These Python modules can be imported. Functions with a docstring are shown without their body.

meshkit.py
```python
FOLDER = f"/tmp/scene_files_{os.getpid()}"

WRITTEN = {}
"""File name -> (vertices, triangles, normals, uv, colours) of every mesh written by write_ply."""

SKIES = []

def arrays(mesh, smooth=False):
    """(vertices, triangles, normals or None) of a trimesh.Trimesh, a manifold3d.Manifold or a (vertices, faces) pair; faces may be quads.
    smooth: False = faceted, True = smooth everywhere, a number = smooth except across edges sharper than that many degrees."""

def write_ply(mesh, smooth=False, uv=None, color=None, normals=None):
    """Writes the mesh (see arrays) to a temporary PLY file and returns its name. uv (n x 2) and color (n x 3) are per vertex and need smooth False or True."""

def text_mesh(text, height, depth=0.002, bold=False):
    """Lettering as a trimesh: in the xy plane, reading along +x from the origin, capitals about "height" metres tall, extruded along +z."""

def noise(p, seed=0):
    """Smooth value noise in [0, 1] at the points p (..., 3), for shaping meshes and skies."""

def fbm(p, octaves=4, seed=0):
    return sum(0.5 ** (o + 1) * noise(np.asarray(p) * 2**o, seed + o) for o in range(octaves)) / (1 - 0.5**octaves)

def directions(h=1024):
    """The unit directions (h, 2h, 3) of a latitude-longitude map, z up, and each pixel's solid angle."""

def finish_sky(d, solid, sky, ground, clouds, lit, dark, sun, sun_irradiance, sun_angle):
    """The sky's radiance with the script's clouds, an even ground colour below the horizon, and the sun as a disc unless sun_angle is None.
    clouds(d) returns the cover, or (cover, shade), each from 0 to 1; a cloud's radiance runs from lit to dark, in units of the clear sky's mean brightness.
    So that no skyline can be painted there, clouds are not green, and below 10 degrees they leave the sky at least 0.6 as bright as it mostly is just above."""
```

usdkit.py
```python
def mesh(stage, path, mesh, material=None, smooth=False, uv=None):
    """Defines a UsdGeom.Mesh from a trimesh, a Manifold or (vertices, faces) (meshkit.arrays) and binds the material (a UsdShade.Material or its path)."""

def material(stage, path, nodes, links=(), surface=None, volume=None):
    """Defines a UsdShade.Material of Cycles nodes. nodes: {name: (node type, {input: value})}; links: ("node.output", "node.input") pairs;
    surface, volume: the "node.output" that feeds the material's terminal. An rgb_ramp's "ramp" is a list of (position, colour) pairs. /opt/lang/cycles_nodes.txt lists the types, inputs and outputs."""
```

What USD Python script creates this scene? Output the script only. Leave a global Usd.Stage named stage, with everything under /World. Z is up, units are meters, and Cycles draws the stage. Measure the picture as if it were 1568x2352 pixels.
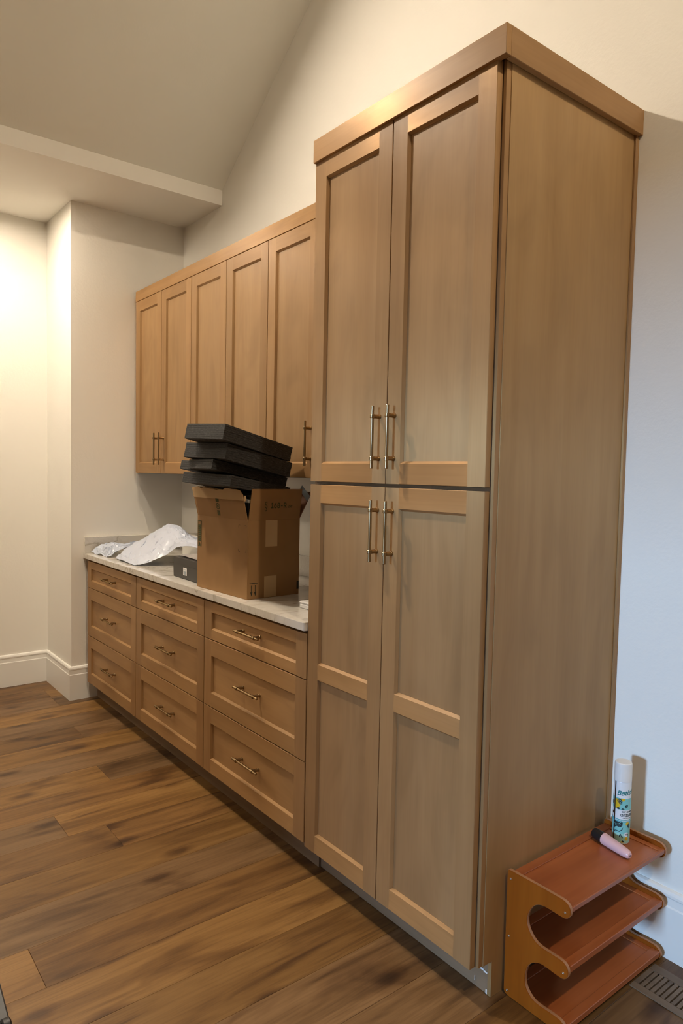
import math, random
import numpy as np, trimesh, manifold3d as m3
from scipy.spatial.transform import Rotation as R
from scipy.interpolate import RBFInterpolator
from shapely.geometry import Polygon, LineString, Point, box as sbox
from shapely import affinity
from shapely.ops import unary_union
from pxr import Usd, UsdGeom, UsdLux, UsdShade, Sdf, Gf
import usdkit, meshkit

stage = Usd.Stage.CreateInMemory()
UsdGeom.SetStageUpAxis(stage, 'Z'); UsdGeom.SetStageMetersPerUnit(stage, 1.0)
UsdGeom.Xform.Define(stage, '/World'); UsdGeom.Scope.Define(stage, '/World/Looks')
random.seed(7); RNG = np.random.default_rng(7)

# ---------------------------------------------------------------- camera
cam = UsdGeom.Camera.Define(stage, '/World/camera')
cam.CreateHorizontalApertureAttr(36.0)
cam.CreateFocalLengthAttr(36.0 * 1598.63 / 1568)
RM = (R.from_euler('z', 51.8784, degrees=True) * R.from_euler('x', -3.1935, degrees=True) * R.from_euler('y', -1.1522, degrees=True)).as_matrix()
CP = (1.1847, -2.0562, 1.4429)
mx = np.eye(4); mx[0, :3] = RM[:, 0]; mx[1, :3] = RM[:, 2]; mx[2, :3] = -RM[:, 1]; mx[3, :3] = CP
cam.AddTransformOp().Set(Gf.Matrix4d(*mx.ravel().tolist()))
cam.CreateExposureAttr(0.10)

# ---------------------------------------------------------------- light settings
LAMP_COLOR = (1.0, 0.81, 0.59)
VAULT_COLOR = (1.0, 0.85, 0.67)
VAULT_LAMP = 1380.0       # radiance of a vault lamp lens
HALL_COLOR = (1.0, 0.84, 0.65)
FAR_LAMP = 1600.0
HALL_LAMP = 455.0        # radiance of a lamp lens in the low soffit
DAY_COLOR = (0.42, 0.66, 1.0)
DAY = 270.0              # the patch of open sky seen through the narrow window
dome = UsdLux.DomeLight.Define(stage, '/World/sky_light')
dome.CreateIntensityAttr(0.05); dome.CreateColorAttr(Gf.Vec3f(0.45, 0.6, 0.9))
win = UsdLux.RectLight.Define(stage, '/World/window_daylight')
win.CreateWidthAttr(1.2); win.CreateHeightAttr(1.2); win.CreateIntensityAttr(DAY); win.CreateColorAttr(Gf.Vec3f(*DAY_COLOR))
UsdGeom.Xformable(win).AddTransformOp().Set(Gf.Matrix4d(1, 0, 0, 0, 0, 0, 1, 0, 0, -1, 0, 0, 0.70, -13.0, 2.2, 1))

# ---------------------------------------------------------------- helpers
used = {}
def numbered(path):
    k = used.get(path, -1) + 1; used[path] = k
    return path if k == 0 else f'{path}_{k:03d}'
LOOK = {}
def mat(name, nodes, links=(), surface='p.BSDF'):
    LOOK[name] = usdkit.material(stage, '/World/Looks/' + name, nodes, links, surface=surface); return LOOK[name]
def tag(o, label=None, cat=None, group=None, kind=None):
    p = o.GetPrim() if hasattr(o, 'GetPrim') else o
    for k, v in (('label', label), ('category', cat), ('group', group), ('kind', kind)):
        if v: p.SetCustomDataByKey(k, v)
    return p
def obj(name, mesh, m, parent=None, smooth=False, label=None, kind=None, loc=None):
    base = str(parent.GetPath()) if parent is not None else '/World'
    path = numbered(base + '/' + name)
    o = usdkit.mesh(stage, path, mesh, LOOK[m], smooth=smooth)
    if loc is not None: o.AddTranslateOp().Set(Gf.Vec3d(*map(float, loc)))
    tag(o, label=label, kind=kind)
    return o.GetPrim()
def thing(name, label, cat, loc=(0, 0, 0), rot=None, group=None, kind=None):
    x = UsdGeom.Xform.Define(stage, numbered('/World/' + name))
    x.AddTranslateOp().Set(Gf.Vec3d(*map(float, loc)))
    if rot is not None: x.AddRotateXYZOp().Set(Gf.Vec3f(*map(float, rot)))
    return tag(x, label, cat, group, kind)
def dup(root, name, label, loc, group=None):
    c = root.GetCustomData()
    x = UsdGeom.Xform.Define(stage, numbered('/World/' + name)); p = x.GetPrim()
    p.GetReferences().AddInternalReference(root.GetPath())
    p.GetAttribute('xformOp:translate').Set(Gf.Vec3d(*map(float, loc)))
    tag(p, label, c['category'], group or c.get('group')); p.SetInstanceable(True)
    return p
def struct(name, mesh, m, smooth=False, loc=None):
    return obj(name, mesh, m, None, smooth, kind='structure', loc=loc)
def bx(x0, x1, y0, y1, z0, z1, c=0.0):
    """A box; c chamfers all its edges."""
    lo, hi = np.array([x0, y0, z0], float), np.array([x1, y1, z1], float)
    if c <= 0:
        m = trimesh.creation.box(hi - lo); m.apply_translation((lo + hi) / 2); return m
    c = min(c, 0.45 * (hi - lo).min()); pts = []
    for sx in (0, 1):
        for sy in (0, 1):
            for sz in (0, 1):
                s = np.array([sx, sy, sz]); p = np.where(s, hi, lo)
                for k in range(3):
                    q = p + np.where(s, -c, c); q[k] = p[k]; pts.append(q)
    return trimesh.Trimesh(np.array(pts)).convex_hull
def cat_(*ms): return trimesh.util.concatenate([m for m in ms if m is not None])
def cyl(p0, p1, r, n=20, r1=None):
    p0, p1 = np.array(p0, float), np.array(p1, float); L = np.linalg.norm(p1 - p0)
    m = lathe([(0, 0), (r, 0), (r if r1 is None else r1, L), (0, L)], n)
    m.apply_transform(trimesh.geometry.align_vectors([0, 0, 1], (p1 - p0) / L)); m.apply_translation(p0); return m
def lathe(prof, n=32):
    """A closed surface of revolution about z from (r, z) points, bottom to top."""
    V, F, prev = [], [], None
    for r, z in prof:
        if r < 1e-9:
            V.append((0, 0, z)); ring = [len(V) - 1] * n
        else:
            b = len(V); a = np.arange(n) * 2 * np.pi / n
            V += [(r * math.cos(t), r * math.sin(t), z) for t in a]; ring = list(range(b, b + n))
        if prev is not None:
            for i in range(n):
                j = (i + 1) % n
                t = [(prev[i], prev[j], ring[j]), (prev[i], ring[j], ring[i])]
                F += [q for q in t if len(set(q)) == 3]
        prev = ring
    return trimesh.Trimesh(np.array(V, float), np.array(F), process=False)
def extrude(poly, h): return trimesh.creation.extrude_polygon(poly, h, engine='earcut')
def axes(m, X, Y, Z, o=(0, 0, 0)):
    """Maps a mesh's x, y, z axes onto the directions X, Y, Z."""
    M = np.eye(4); M[:3, 0], M[:3, 1], M[:3, 2], M[:3, 3] = X, Y, Z, o
    m = m.copy(); m.apply_transform(M)
    if np.linalg.det(M[:3, :3]) < 0: m.invert()
    return m
def rounded(poly, r, n=6): return poly.buffer(-r).buffer(r, quad_segs=n)
def chamfered_extrude(poly, h, c):
    """An extrusion whose two rims are chamfered."""
    cs = []
    inner = poly.buffer(-c)
    lay = [(inner, 0), (poly, c), (poly, h - c), (inner, h)]
    body = extrude(poly, h - 2 * c); body.apply_translation((0, 0, c))
    caps = []
    for z, d in ((0, 1), (h - c, -1)):
        k = 3
        for i in range(k):
            off = c * (1 - math.sin(math.pi / 2 * (i + 0.5) / k))
            s = extrude(poly.buffer(-off), c / k)
            s.apply_translation((0, 0, i * c / k if d == 1 else h - (i + 1) * c / k)); caps.append(s)
    return cat_(body, *caps)

# ---------------------------------------------------------------- materials
def plain(name, color, rough=0.5, metallic=0.0, **kw):
    return mat(name, {'p': ('principled_bsdf', dict(base_color=color, roughness=rough, metallic=metallic, **kw))})
def lin(r, g, b):
    f = lambda c: c / 255 / 12.92 if c <= 10.31 else ((c / 255 + 0.055) / 1.055) ** 2.4
    return (f(r), f(g), f(b))
def wood(name, axis, base, dark, light, rough=0.40, scale=1.0, figure=0.35, grain=0.25, bump=0.03, vary=0.12, spec=0.5, sheen=0.0):
    """Fine closed grain running along one object axis, with a soft cloudy figure; every object shifts its own grain."""
    s = {'x': (0.55, 11, 11), 'y': (11, 0.55, 11), 'z': (11, 11, 0.55)}[axis]
    f = {'x': (2.0, 6, 6), 'y': (6, 2.0, 6), 'z': (6, 6, 2.0)}[axis]
    t = {'x': (3, 150, 150), 'y': (150, 3, 150), 'z': (150, 150, 3)}[axis]
    mul = lambda v: tuple(scale * c for c in v)
    return mat(name, {
        'tc': ('texture_coordinate', {}), 'oi': ('object_info', {}),
        'off': ('combine_xyz', {}), 'm1': ('math', {'math_type': 'multiply', 'value2': 37.0}), 'm2': ('math', {'math_type': 'multiply', 'value2': 91.0}),
        'a': ('mix_vector', {'fac': 0.0}), 'add': ('mix', {'mix_type': 'add', 'fac': 1.0}),
        'g1': ('mapping', {'scale': mul(s)}), 'n1': ('noise_texture', {'scale': 1.0, 'detail': 5.0, 'roughness': 0.55, 'distortion': 0.6}),
        'g2': ('mapping', {'scale': mul(f)}), 'n2': ('noise_texture', {'scale': 1.0, 'detail': 3.0, 'roughness': 0.5, 'distortion': 1.6}),
        'g3': ('mapping', {'scale': mul(t)}), 'n3': ('noise_texture', {'scale': 1.0, 'detail': 2.0, 'roughness': 0.6}),
        'r1': ('rgb_ramp', {'ramp': [(0.30, dark), (0.50, base), (0.72, light)]}),
        'r2': ('rgb_ramp', {'ramp': [(0.30, (0.78, 0.76, 0.74)), (0.52, (1, 1, 1)), (0.75, (1.12, 1.12, 1.10))]}),
        'r3': ('rgb_ramp', {'ramp': [(0.32, (0.86, 0.84, 0.82)), (0.55, (1, 1, 1))]}),
        'c1': ('mix', {'mix_type': 'multiply', 'fac': figure}), 'c2': ('mix', {'mix_type': 'multiply', 'fac': grain}),
        'vr': ('map_range', {'from_min': 0.0, 'from_max': 1.0, 'to_min': 1 - vary, 'to_max': 1 + vary * 0.5}), 'vc': ('combine_color', {}),
        'c3': ('mix', {'mix_type': 'multiply', 'fac': 1.0}),
        'b': ('bump', {'strength': bump, 'distance': 0.004}),
        'fib': ('combine_xyz', {k: 1.0 if k == axis else 0.013 for k in 'xyz'}), 'p': ('principled_bsdf', {'roughness': rough, 'specular_ior_level': spec, 'anisotropic': 0.0}), 'gl': ('glossy_bsdf', {'roughness': 0.60, 'anisotropy': 0.78}), 'mx': ('mix_closure', {'fac': sheen})},
        ([('fib.vector', 'gl.tangent'), ('c3.color', 'gl.color'), ('p.BSDF', 'mx.closure1'), ('gl.BSDF', 'mx.closure2')] if sheen else []) + [('oi.random', 'm1.value1'), ('oi.random', 'm2.value1'), ('m1.value', 'off.x'), ('m2.value', 'off.y'), ('m1.value', 'off.z'),
         ('tc.object', 'add.color1'), ('off.vector', 'add.color2'),
         ('add.color', 'g1.vector'), ('add.color', 'g2.vector'), ('add.color', 'g3.vector'), ('g1.vector', 'n1.vector'), ('g2.vector', 'n2.vector'), ('g3.vector', 'n3.vector'),
         ('n1.fac', 'r1.fac'), ('n2.fac', 'r2.fac'), ('n3.fac', 'r3.fac'), ('r1.color', 'c1.color1'), ('r2.color', 'c1.color2'),
         ('c1.color', 'c2.color1'), ('r3.color', 'c2.color2'), ('oi.random', 'vr.value'), ('vr.result', 'vc.r'), ('vr.result', 'vc.g'), ('vr.result', 'vc.b'),
         ('c2.color', 'c3.color1'), ('vc.color', 'c3.color2'), ('c3.color', 'p.base_color'), ('n3.fac', 'b.height'), ('b.normal', 'p.normal')], surface='mx.closure' if sheen else 'p.BSDF')
def painted(name, color, rough=0.6, bump=0.06, scale=120.0):
    return mat(name, {'g': ('geometry', {}), 'n': ('noise_texture', {'scale': scale, 'detail': 3.0, 'roughness': 0.55}), 'b': ('bump', {'strength': bump, 'distance': 0.003}),
                      'p': ('principled_bsdf', {'base_color': color, 'roughness': rough, 'specular_ior_level': 0.3})},
               [('g.position', 'n.vector'), ('n.fac', 'b.height'), ('b.normal', 'p.normal')])

WALL = (0.87, 0.85, 0.79)
painted('wall_paint', WALL, 0.7, 0.18, 70.0)
painted('greige_paint', (0.46, 0.44, 0.40), 0.7, 0.1, 70.0)
painted('ceiling_paint', (0.86, 0.865, 0.80), 0.85, 0.10, 90.0)
painted('trim_paint', (0.86, 0.85, 0.81), 0.35, 0.02, 40.0)
FIBRE = dict(rough=0.40, spec=0.4, sheen=0.38)                            # the fibres spread their shine across the grain
MB, MD, ML = (0.480, 0.283, 0.126), (0.440, 0.250, 0.107), (0.515, 0.312, 0.145)
wood('maple_vertical', 'z', MB, MD, ML, **FIBRE)
wood('maple_panel', 'z', (0.485, 0.296, 0.138), (0.448, 0.265, 0.119), (0.52, 0.324, 0.157), figure=0.5, grain=0.22, vary=0.06, **FIBRE)
wood('maple_rail', 'x', (0.465, 0.270, 0.116), (0.425, 0.240, 0.100), (0.50, 0.298, 0.134), **FIBRE)
wood('maple_crown', 'x', (0.465, 0.268, 0.112), (0.42, 0.235, 0.094), (0.50, 0.296, 0.130), figure=0.55, **FIBRE)
wood('maple_depth', 'y', MB, MD, ML, **FIBRE)
wood('maple_veneer', 'z', (0.49, 0.312, 0.145), (0.455, 0.283, 0.126), (0.52, 0.338, 0.162), figure=0.4, grain=0.2, vary=0.0, **FIBRE)
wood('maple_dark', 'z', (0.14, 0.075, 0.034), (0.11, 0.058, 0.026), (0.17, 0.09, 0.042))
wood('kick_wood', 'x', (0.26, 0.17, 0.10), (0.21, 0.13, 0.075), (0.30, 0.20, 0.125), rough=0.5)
wood('cherry_shelf', 'y', (0.40, 0.118, 0.036), (0.31, 0.084, 0.025), (0.47, 0.150, 0.050), rough=0.34, figure=0.3)
wood('cherry_panel', 'z', (0.280, 0.070, 0.004), (0.235, 0.056, 0.003), (0.32, 0.086, 0.006), rough=0.55, figure=0.3, spec=0.12)
plain('ply_edge', (0.40, 0.19, 0.085), 0.45)
plain('shadow_gap', (0.02, 0.014, 0.01), 0.9)
plain('caulk', (0.75, 0.75, 0.74), 0.7)
mat('brass', {'p': ('metallic_bsdf', {'color': (0.40, 0.295, 0.17), 'edge_tint': (0.6, 0.5, 0.38), 'roughness': 0.27})})
mat('brass_dark', {'p': ('metallic_bsdf', {'color': (0.20, 0.14, 0.085), 'edge_tint': (0.5, 0.42, 0.32), 'roughness': 0.34})})
plain('steel', (0.7, 0.7, 0.68), 0.3, 1.0)
plain('lamp_trim', (0.8, 0.8, 0.78), 0.5)
mat('lamp_lens', {'p': ('emission', {'color': VAULT_COLOR, 'strength': VAULT_LAMP})}, surface='p.emission')
mat('lamp_lens_far', {'p': ('emission', {'color': LAMP_COLOR, 'strength': FAR_LAMP})}, surface='p.emission')
mat('hall_lens', {'p': ('emission', {'color': HALL_COLOR, 'strength': HALL_LAMP})}, surface='p.emission')
mat('pane_glass', {'t': ('transparent_bsdf', {'color': (0.97, 0.98, 0.98)}), 'g': ('glossy_bsdf', {'color': (1, 1, 1), 'roughness': 0.02}), 'f': ('fresnel', {'IOR': 1.45}), 'p': ('mix_closure', {})},
    [('f.fac', 'p.fac'), ('t.BSDF', 'p.closure1'), ('g.BSDF', 'p.closure2')], surface='p.closure')
# quartzite worktop: pale ground with broad soft grey-beige veins running across
mat('quartzite', {'tc': ('texture_coordinate', {}), 'g': ('mapping', {'scale': (1.5, 0.7, 0.9), 'rotation': (0, 0, 0.6)}),
    'n': ('noise_texture', {'scale': 1.6, 'detail': 6.0, 'roughness': 0.55, 'distortion': 1.4}),
    'n2': ('noise_texture', {'scale': 5.0, 'detail': 6.0, 'roughness': 0.6, 'distortion': 2.2}),
    'r': ('rgb_ramp', {'ramp': [(0.34, (0.56, 0.52, 0.44)), (0.45, (0.66, 0.63, 0.57)), (0.497, (0.63, 0.60, 0.54)), (0.507, (0.42, 0.38, 0.31)), (0.52, (0.65, 0.62, 0.57)), (0.7, (0.70, 0.67, 0.62))]}),
    'r2': ('rgb_ramp', {'ramp': [(0.46, (1, 1, 1)), (0.5, (0.80, 0.78, 0.74)), (0.54, (1, 1, 1))]}), 'm': ('mix', {'mix_type': 'multiply', 'fac': 0.35}),
    'p': ('principled_bsdf', {'roughness': 0.12})},
    [('tc.object', 'g.vector'), ('g.vector', 'n.vector'), ('g.vector', 'n2.vector'), ('n.fac', 'r.fac'), ('n2.fac', 'r2.fac'), ('r.color', 'm.color1'), ('r2.color', 'm.color2'), ('m.color', 'p.base_color')])
def cardboard(name, color, dark):
    mat(name, {'tc': ('texture_coordinate', {}), 'n': ('noise_texture', {'scale': 7.0, 'detail': 5.0, 'roughness': 0.6}), 'g': ('mapping', {'scale': (260, 260, 8)}),
        'w': ('noise_texture', {'scale': 1.0, 'detail': 1.0}), 'r': ('rgb_ramp', {'ramp': [(0.35, dark), (0.65, color)]}), 'b': ('bump', {'strength': 0.05, 'distance': 0.002}),
        'p': ('principled_bsdf', {'roughness': 0.75, 'specular_ior_level': 0.25})},
        [('tc.object', 'n.vector'), ('tc.object', 'g.vector'), ('g.vector', 'w.vector'), ('n.fac', 'r.fac'), ('r.color', 'p.base_color'), ('w.fac', 'b.height'), ('b.normal', 'p.normal')])
cardboard('cardboard', (0.335, 0.190, 0.080), (0.30, 0.168, 0.069))
cardboard('cardboard_tape', (0.58, 0.41, 0.225), (0.54, 0.375, 0.20))
cardboard('cardboard_inside', (0.25, 0.11, 0.055), (0.22, 0.095, 0.05))
plain('green_ink', (0.055, 0.07, 0.018), 0.8)
plain('black_ink', (0.025, 0.025, 0.015), 0.8)
mat('foam', {'tc': ('texture_coordinate', {}), 'g': ('mapping', {'scale': (60, 60, 520)}), 'n': ('noise_texture', {'scale': 1.0, 'detail': 4.0, 'roughness': 0.75}),
    'n2': ('noise_texture', {'scale': 420.0, 'detail': 2.0, 'roughness': 0.7}), 'm': ('mix', {'mix_type': 'multiply', 'fac': 1.0}),
    'r': ('rgb_ramp', {'ramp': [(0.36, (0.018, 0.018, 0.0185)), (0.56, (0.046, 0.046, 0.046)), (0.72, (0.15, 0.15, 0.146))]}), 'b': ('bump', {'strength': 0.5, 'distance': 0.003}),
    'p': ('principled_bsdf', {'roughness': 0.7, 'specular_ior_level': 0.35})},
    [('tc.object', 'g.vector'), ('g.vector', 'n.vector'), ('tc.object', 'n2.vector'), ('n.fac', 'm.color1'), ('n.fac', 'r.fac'), ('r.color', 'p.base_color'), ('n2.fac', 'b.height'), ('b.normal', 'p.normal')])
mat('poly_bag', {'d': ('principled_bsdf', {'base_color': (0.54, 0.59, 0.71), 'roughness': 0.28}), 't': ('translucent_bsdf', {'color': (0.55, 0.57, 0.6)}) if False else ('diffuse_bsdf', {'color': (0.55, 0.60, 0.72)}), 'p': ('mix_closure', {'fac': 0.15})},
    [('d.BSDF', 'p.closure1'), ('t.BSDF', 'p.closure2')], surface='p.closure')
plain('clear_bag', (0.52, 0.58, 0.70), 0.16)
plain('grey_bag', (0.40, 0.38, 0.36), 0.3)
plain('black_card', (0.030, 0.028, 0.026), 0.42)
plain('white_label', (0.8, 0.8, 0.8), 0.5)
plain('white_plastic', (0.80, 0.79, 0.77), 0.3)
plain('white_card', (0.72, 0.70, 0.64), 0.5)
plain('green_card', (0.30, 0.30, 0.06), 0.5)
plain('can_white', (0.80, 0.82, 0.84), 0.25)
plain('can_teal', (0.22, 0.58, 0.58), 0.28)
plain('can_mint', (0.36, 0.66, 0.56), 0.28)
plain('print_teal', (0.012, 0.20, 0.22), 0.35)
plain('print_blue', (0.10, 0.44, 0.52), 0.35)
plain('print_dark', (0.012, 0.035, 0.045), 0.35)
plain('print_yellow', (0.72, 0.48, 0.02), 0.35)
plain('print_brown', (0.035, 0.022, 0.018), 0.3)
plain('pink_plastic', (0.78, 0.50, 0.52), 0.3)
plain('black_plastic', (0.012, 0.012, 0.013), 0.4)
plain('grey_plastic', (0.045, 0.047, 0.05), 0.45)
plain('white_rubber', (0.7, 0.7, 0.7), 0.6)
plain('slate_print', (0.30, 0.36, 0.42), 0.5)

# oak-look floor planks: long grain, dark streaks and knots, each plank its own tone
def plank_look(name, base, dark, light):
    mat(name, {'tc': ('texture_coordinate', {}), 'oi': ('object_info', {}), 'm1': ('math', {'math_type': 'multiply', 'value2': 53.0}), 'm2': ('math', {'math_type': 'multiply', 'value2': 17.0}), 'off': ('combine_xyz', {}), 'add': ('mix', {'mix_type': 'add', 'fac': 1.0}),
        'g1': ('mapping', {'scale': (15, 1.5, 15)}), 'n1': ('noise_texture', {'scale': 1.0, 'detail': 5.0, 'roughness': 0.55, 'distortion': 0.9}),
        'g2': ('mapping', {'scale': (130, 4, 130)}), 'n2': ('noise_texture', {'scale': 1.0, 'detail': 3.0, 'roughness': 0.6}),
        'g3': ('mapping', {'scale': (6.5, 2.1, 6.5)}), 'v': ('noise_texture', {'scale': 1.0, 'detail': 4.0, 'roughness': 0.5, 'distortion': 0.8}),
        'g4': ('mapping', {'scale': (4.2, 1.7, 1.0)}), 'k': ('voronoi_texture', {'dimensions': '2D', 'scale': 1.0, 'randomness': 1.0}), 'kn': ('noise_texture', {'scale': 14.0, 'detail': 2.0}), 'km': ('math', {'math_type': 'multiply_add', 'value2': 0.10}),
        'r4': ('rgb_ramp', {'ramp': [(0.085, (0.30, 0.24, 0.20)), (0.12, (0.55, 0.48, 0.42)), (0.19, (1, 1, 1))]}), 'c4': ('mix', {'mix_type': 'multiply', 'fac': 0.9}),
        'r1': ('rgb_ramp', {'ramp': [(0.28, dark), (0.44, base), (0.60, light), (0.8, base)]}),
        'r2': ('rgb_ramp', {'ramp': [(0.30, (0.62, 0.58, 0.55)), (0.52, (1, 1, 1))]}),
        'r3': ('rgb_ramp', {'ramp': [(0.30, (0.42, 0.36, 0.32)), (0.40, (0.80, 0.76, 0.72)), (0.47, (1, 1, 1))]}),
        'c1': ('mix', {'mix_type': 'multiply', 'fac': 0.55}), 'c2': ('mix', {'mix_type': 'multiply', 'fac': 0.85}),
        'vr': ('map_range', {'from_min': 0.0, 'from_max': 1.0, 'to_min': 0.80, 'to_max': 1.12}), 'vc': ('combine_color', {}), 'c3': ('mix', {'mix_type': 'multiply', 'fac': 1.0}),
        'b': ('bump', {'strength': 0.10, 'distance': 0.003}), 'p': ('principled_bsdf', {'roughness': 0.40, 'specular_ior_level': 0.4})},
        [('oi.random', 'm1.value1'), ('oi.random', 'm2.value1'), ('m1.value', 'off.x'), ('m2.value', 'off.y'), ('m1.value', 'off.z'), ('tc.object', 'add.color1'), ('off.vector', 'add.color2'),
         ('add.color', 'g1.vector'), ('add.color', 'g2.vector'), ('add.color', 'g3.vector'), ('g1.vector', 'n1.vector'), ('g2.vector', 'n2.vector'), ('g3.vector', 'v.vector'),
         ('n1.fac', 'r1.fac'), ('n2.fac', 'r2.fac'), ('v.fac', 'r3.fac'), ('r1.color', 'c1.color1'), ('r2.color', 'c1.color2'), ('c1.color', 'c2.color1'), ('r3.color', 'c2.color2'),
         ('oi.random', 'vr.value'), ('vr.result', 'vc.r'), ('vr.result', 'vc.g'), ('vr.result', 'vc.b'), ('c2.color', 'c4.color1'), ('r4.color', 'c4.color2'), ('add.color', 'g4.vector'), ('g4.vector', 'k.vector'), ('add.color', 'kn.vector'), ('kn.fac', 'km.value1'), ('k.distance', 'km.value3'), ('km.value', 'r4.fac'), ('c4.color', 'c3.color1'), ('vc.color', 'c3.color2'), ('c3.color', 'p.base_color'), ('n2.fac', 'b.height'), ('b.normal', 'p.normal')])
plank_look('plank_brown', (0.150, 0.074, 0.023), (0.062, 0.027, 0.009), (0.215, 0.112, 0.036))
plank_look('plank_amber', (0.185, 0.094, 0.027), (0.080, 0.035, 0.011), (0.245, 0.132, 0.042))
plank_look('plank_taupe', (0.145, 0.080, 0.033), (0.070, 0.036, 0.015), (0.195, 0.112, 0.050))
plain('subfloor', (0.05, 0.035, 0.025), 0.9)

# ---------------------------------------------------------------- the room
XL, YP, X3, XS, ZS, ZF = -3.188, -0.731, -3.696, -2.662, 3.040, 3.1285   # pier face, pier corner, hall wall, fascia, soffit, fascia top
SLOPE, XR, ZR = 0.725, 1.2, 3.1285 + 0.725 * 3.862                         # vault slope and its ridge
XE = XR + (XR - XS)                                                      # right wall
YF = -6.5                                                                # front wall, behind the camera
T = 0.12
gable = Polygon([(X3 - T, 0), (XE + T, 0), (XE + T, ZF), (XR, ZR + .05), (XS, ZF + .05), (X3 - T, ZF + .05)])
struct('wall_back', axes(extrude(gable, T), (1, 0, 0), (0, 0, 1), (0, 1, 0)), 'wall_paint')
struct('wall_left', bx(X3, XL, YP, 0.0, 0, ZS + .02), 'wall_paint')
struct('wall_hall', bx(X3 - T, X3, YF - T, 0.0, 0, ZS + .02), 'wall_paint')
struct('wall_right', bx(XE, XE + T, YF - T, 0.0, 0, ZF + .05), 'greige_paint')
PY = YF
front = gable.difference(sbox(0.06, 0.60, 1.00, 2.00))
struct('wall_front', axes(extrude(front, T), (1, 0, 0), (0, 0, 1), (0, 1, 0), (0, YF - T, 0)), 'greige_paint')
w1 = UsdGeom.Xform.Define(stage, '/World/window_1').GetPrim(); tag(w1, kind='structure')
fr = sbox(0.00, 0.54, 1.06, 2.06).difference(sbox(0.062, 0.602, 0.998, 1.998))
obj('window_frame', axes(extrude(fr, 0.03), (1, 0, 0), (0, 0, 1), (0, 1, 0), (0, PY, 0)), 'trim_paint', w1)
obj('pane', bx(0.06, 1.00, PY - 0.06, PY - 0.055, 0.60, 2.00), 'pane_glass', w1)
def slab(x0, z0, x1, z1, y0, y1, t=0.1):
    n = np.array([-(z1 - z0), x1 - x0]); n = n / np.linalg.norm(n) * t
    return axes(extrude(Polygon([(x0, z0), (x1, z1), (x1 + n[0], z1 + n[1]), (x0 + n[0], z0 + n[1])]), y1 - y0), (1, 0, 0), (0, 0, 1), (0, 1, 0), (0, y0, 0))
ce = UsdGeom.Xform.Define(stage, '/World/ceiling').GetPrim(); tag(ce, kind='structure')
obj('slope', slab(XS - .02, ZF - .0145, XR, ZR, YF - T, T), 'ceiling_paint', ce)
obj('slope', slab(XR, ZR, XE + .1, ZF - .0725, YF - T, T), 'ceiling_paint', ce)
struct('ceiling_soffit', bx(X3 - T, XS, YF - T, 0.0, ZS, ZF), 'wall_paint')

# floor: boards run towards the cabinets, each its own mesh
fl = UsdGeom.Xform.Define(stage, '/World/floor').GetPrim(); tag(fl, kind='structure')

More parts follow.
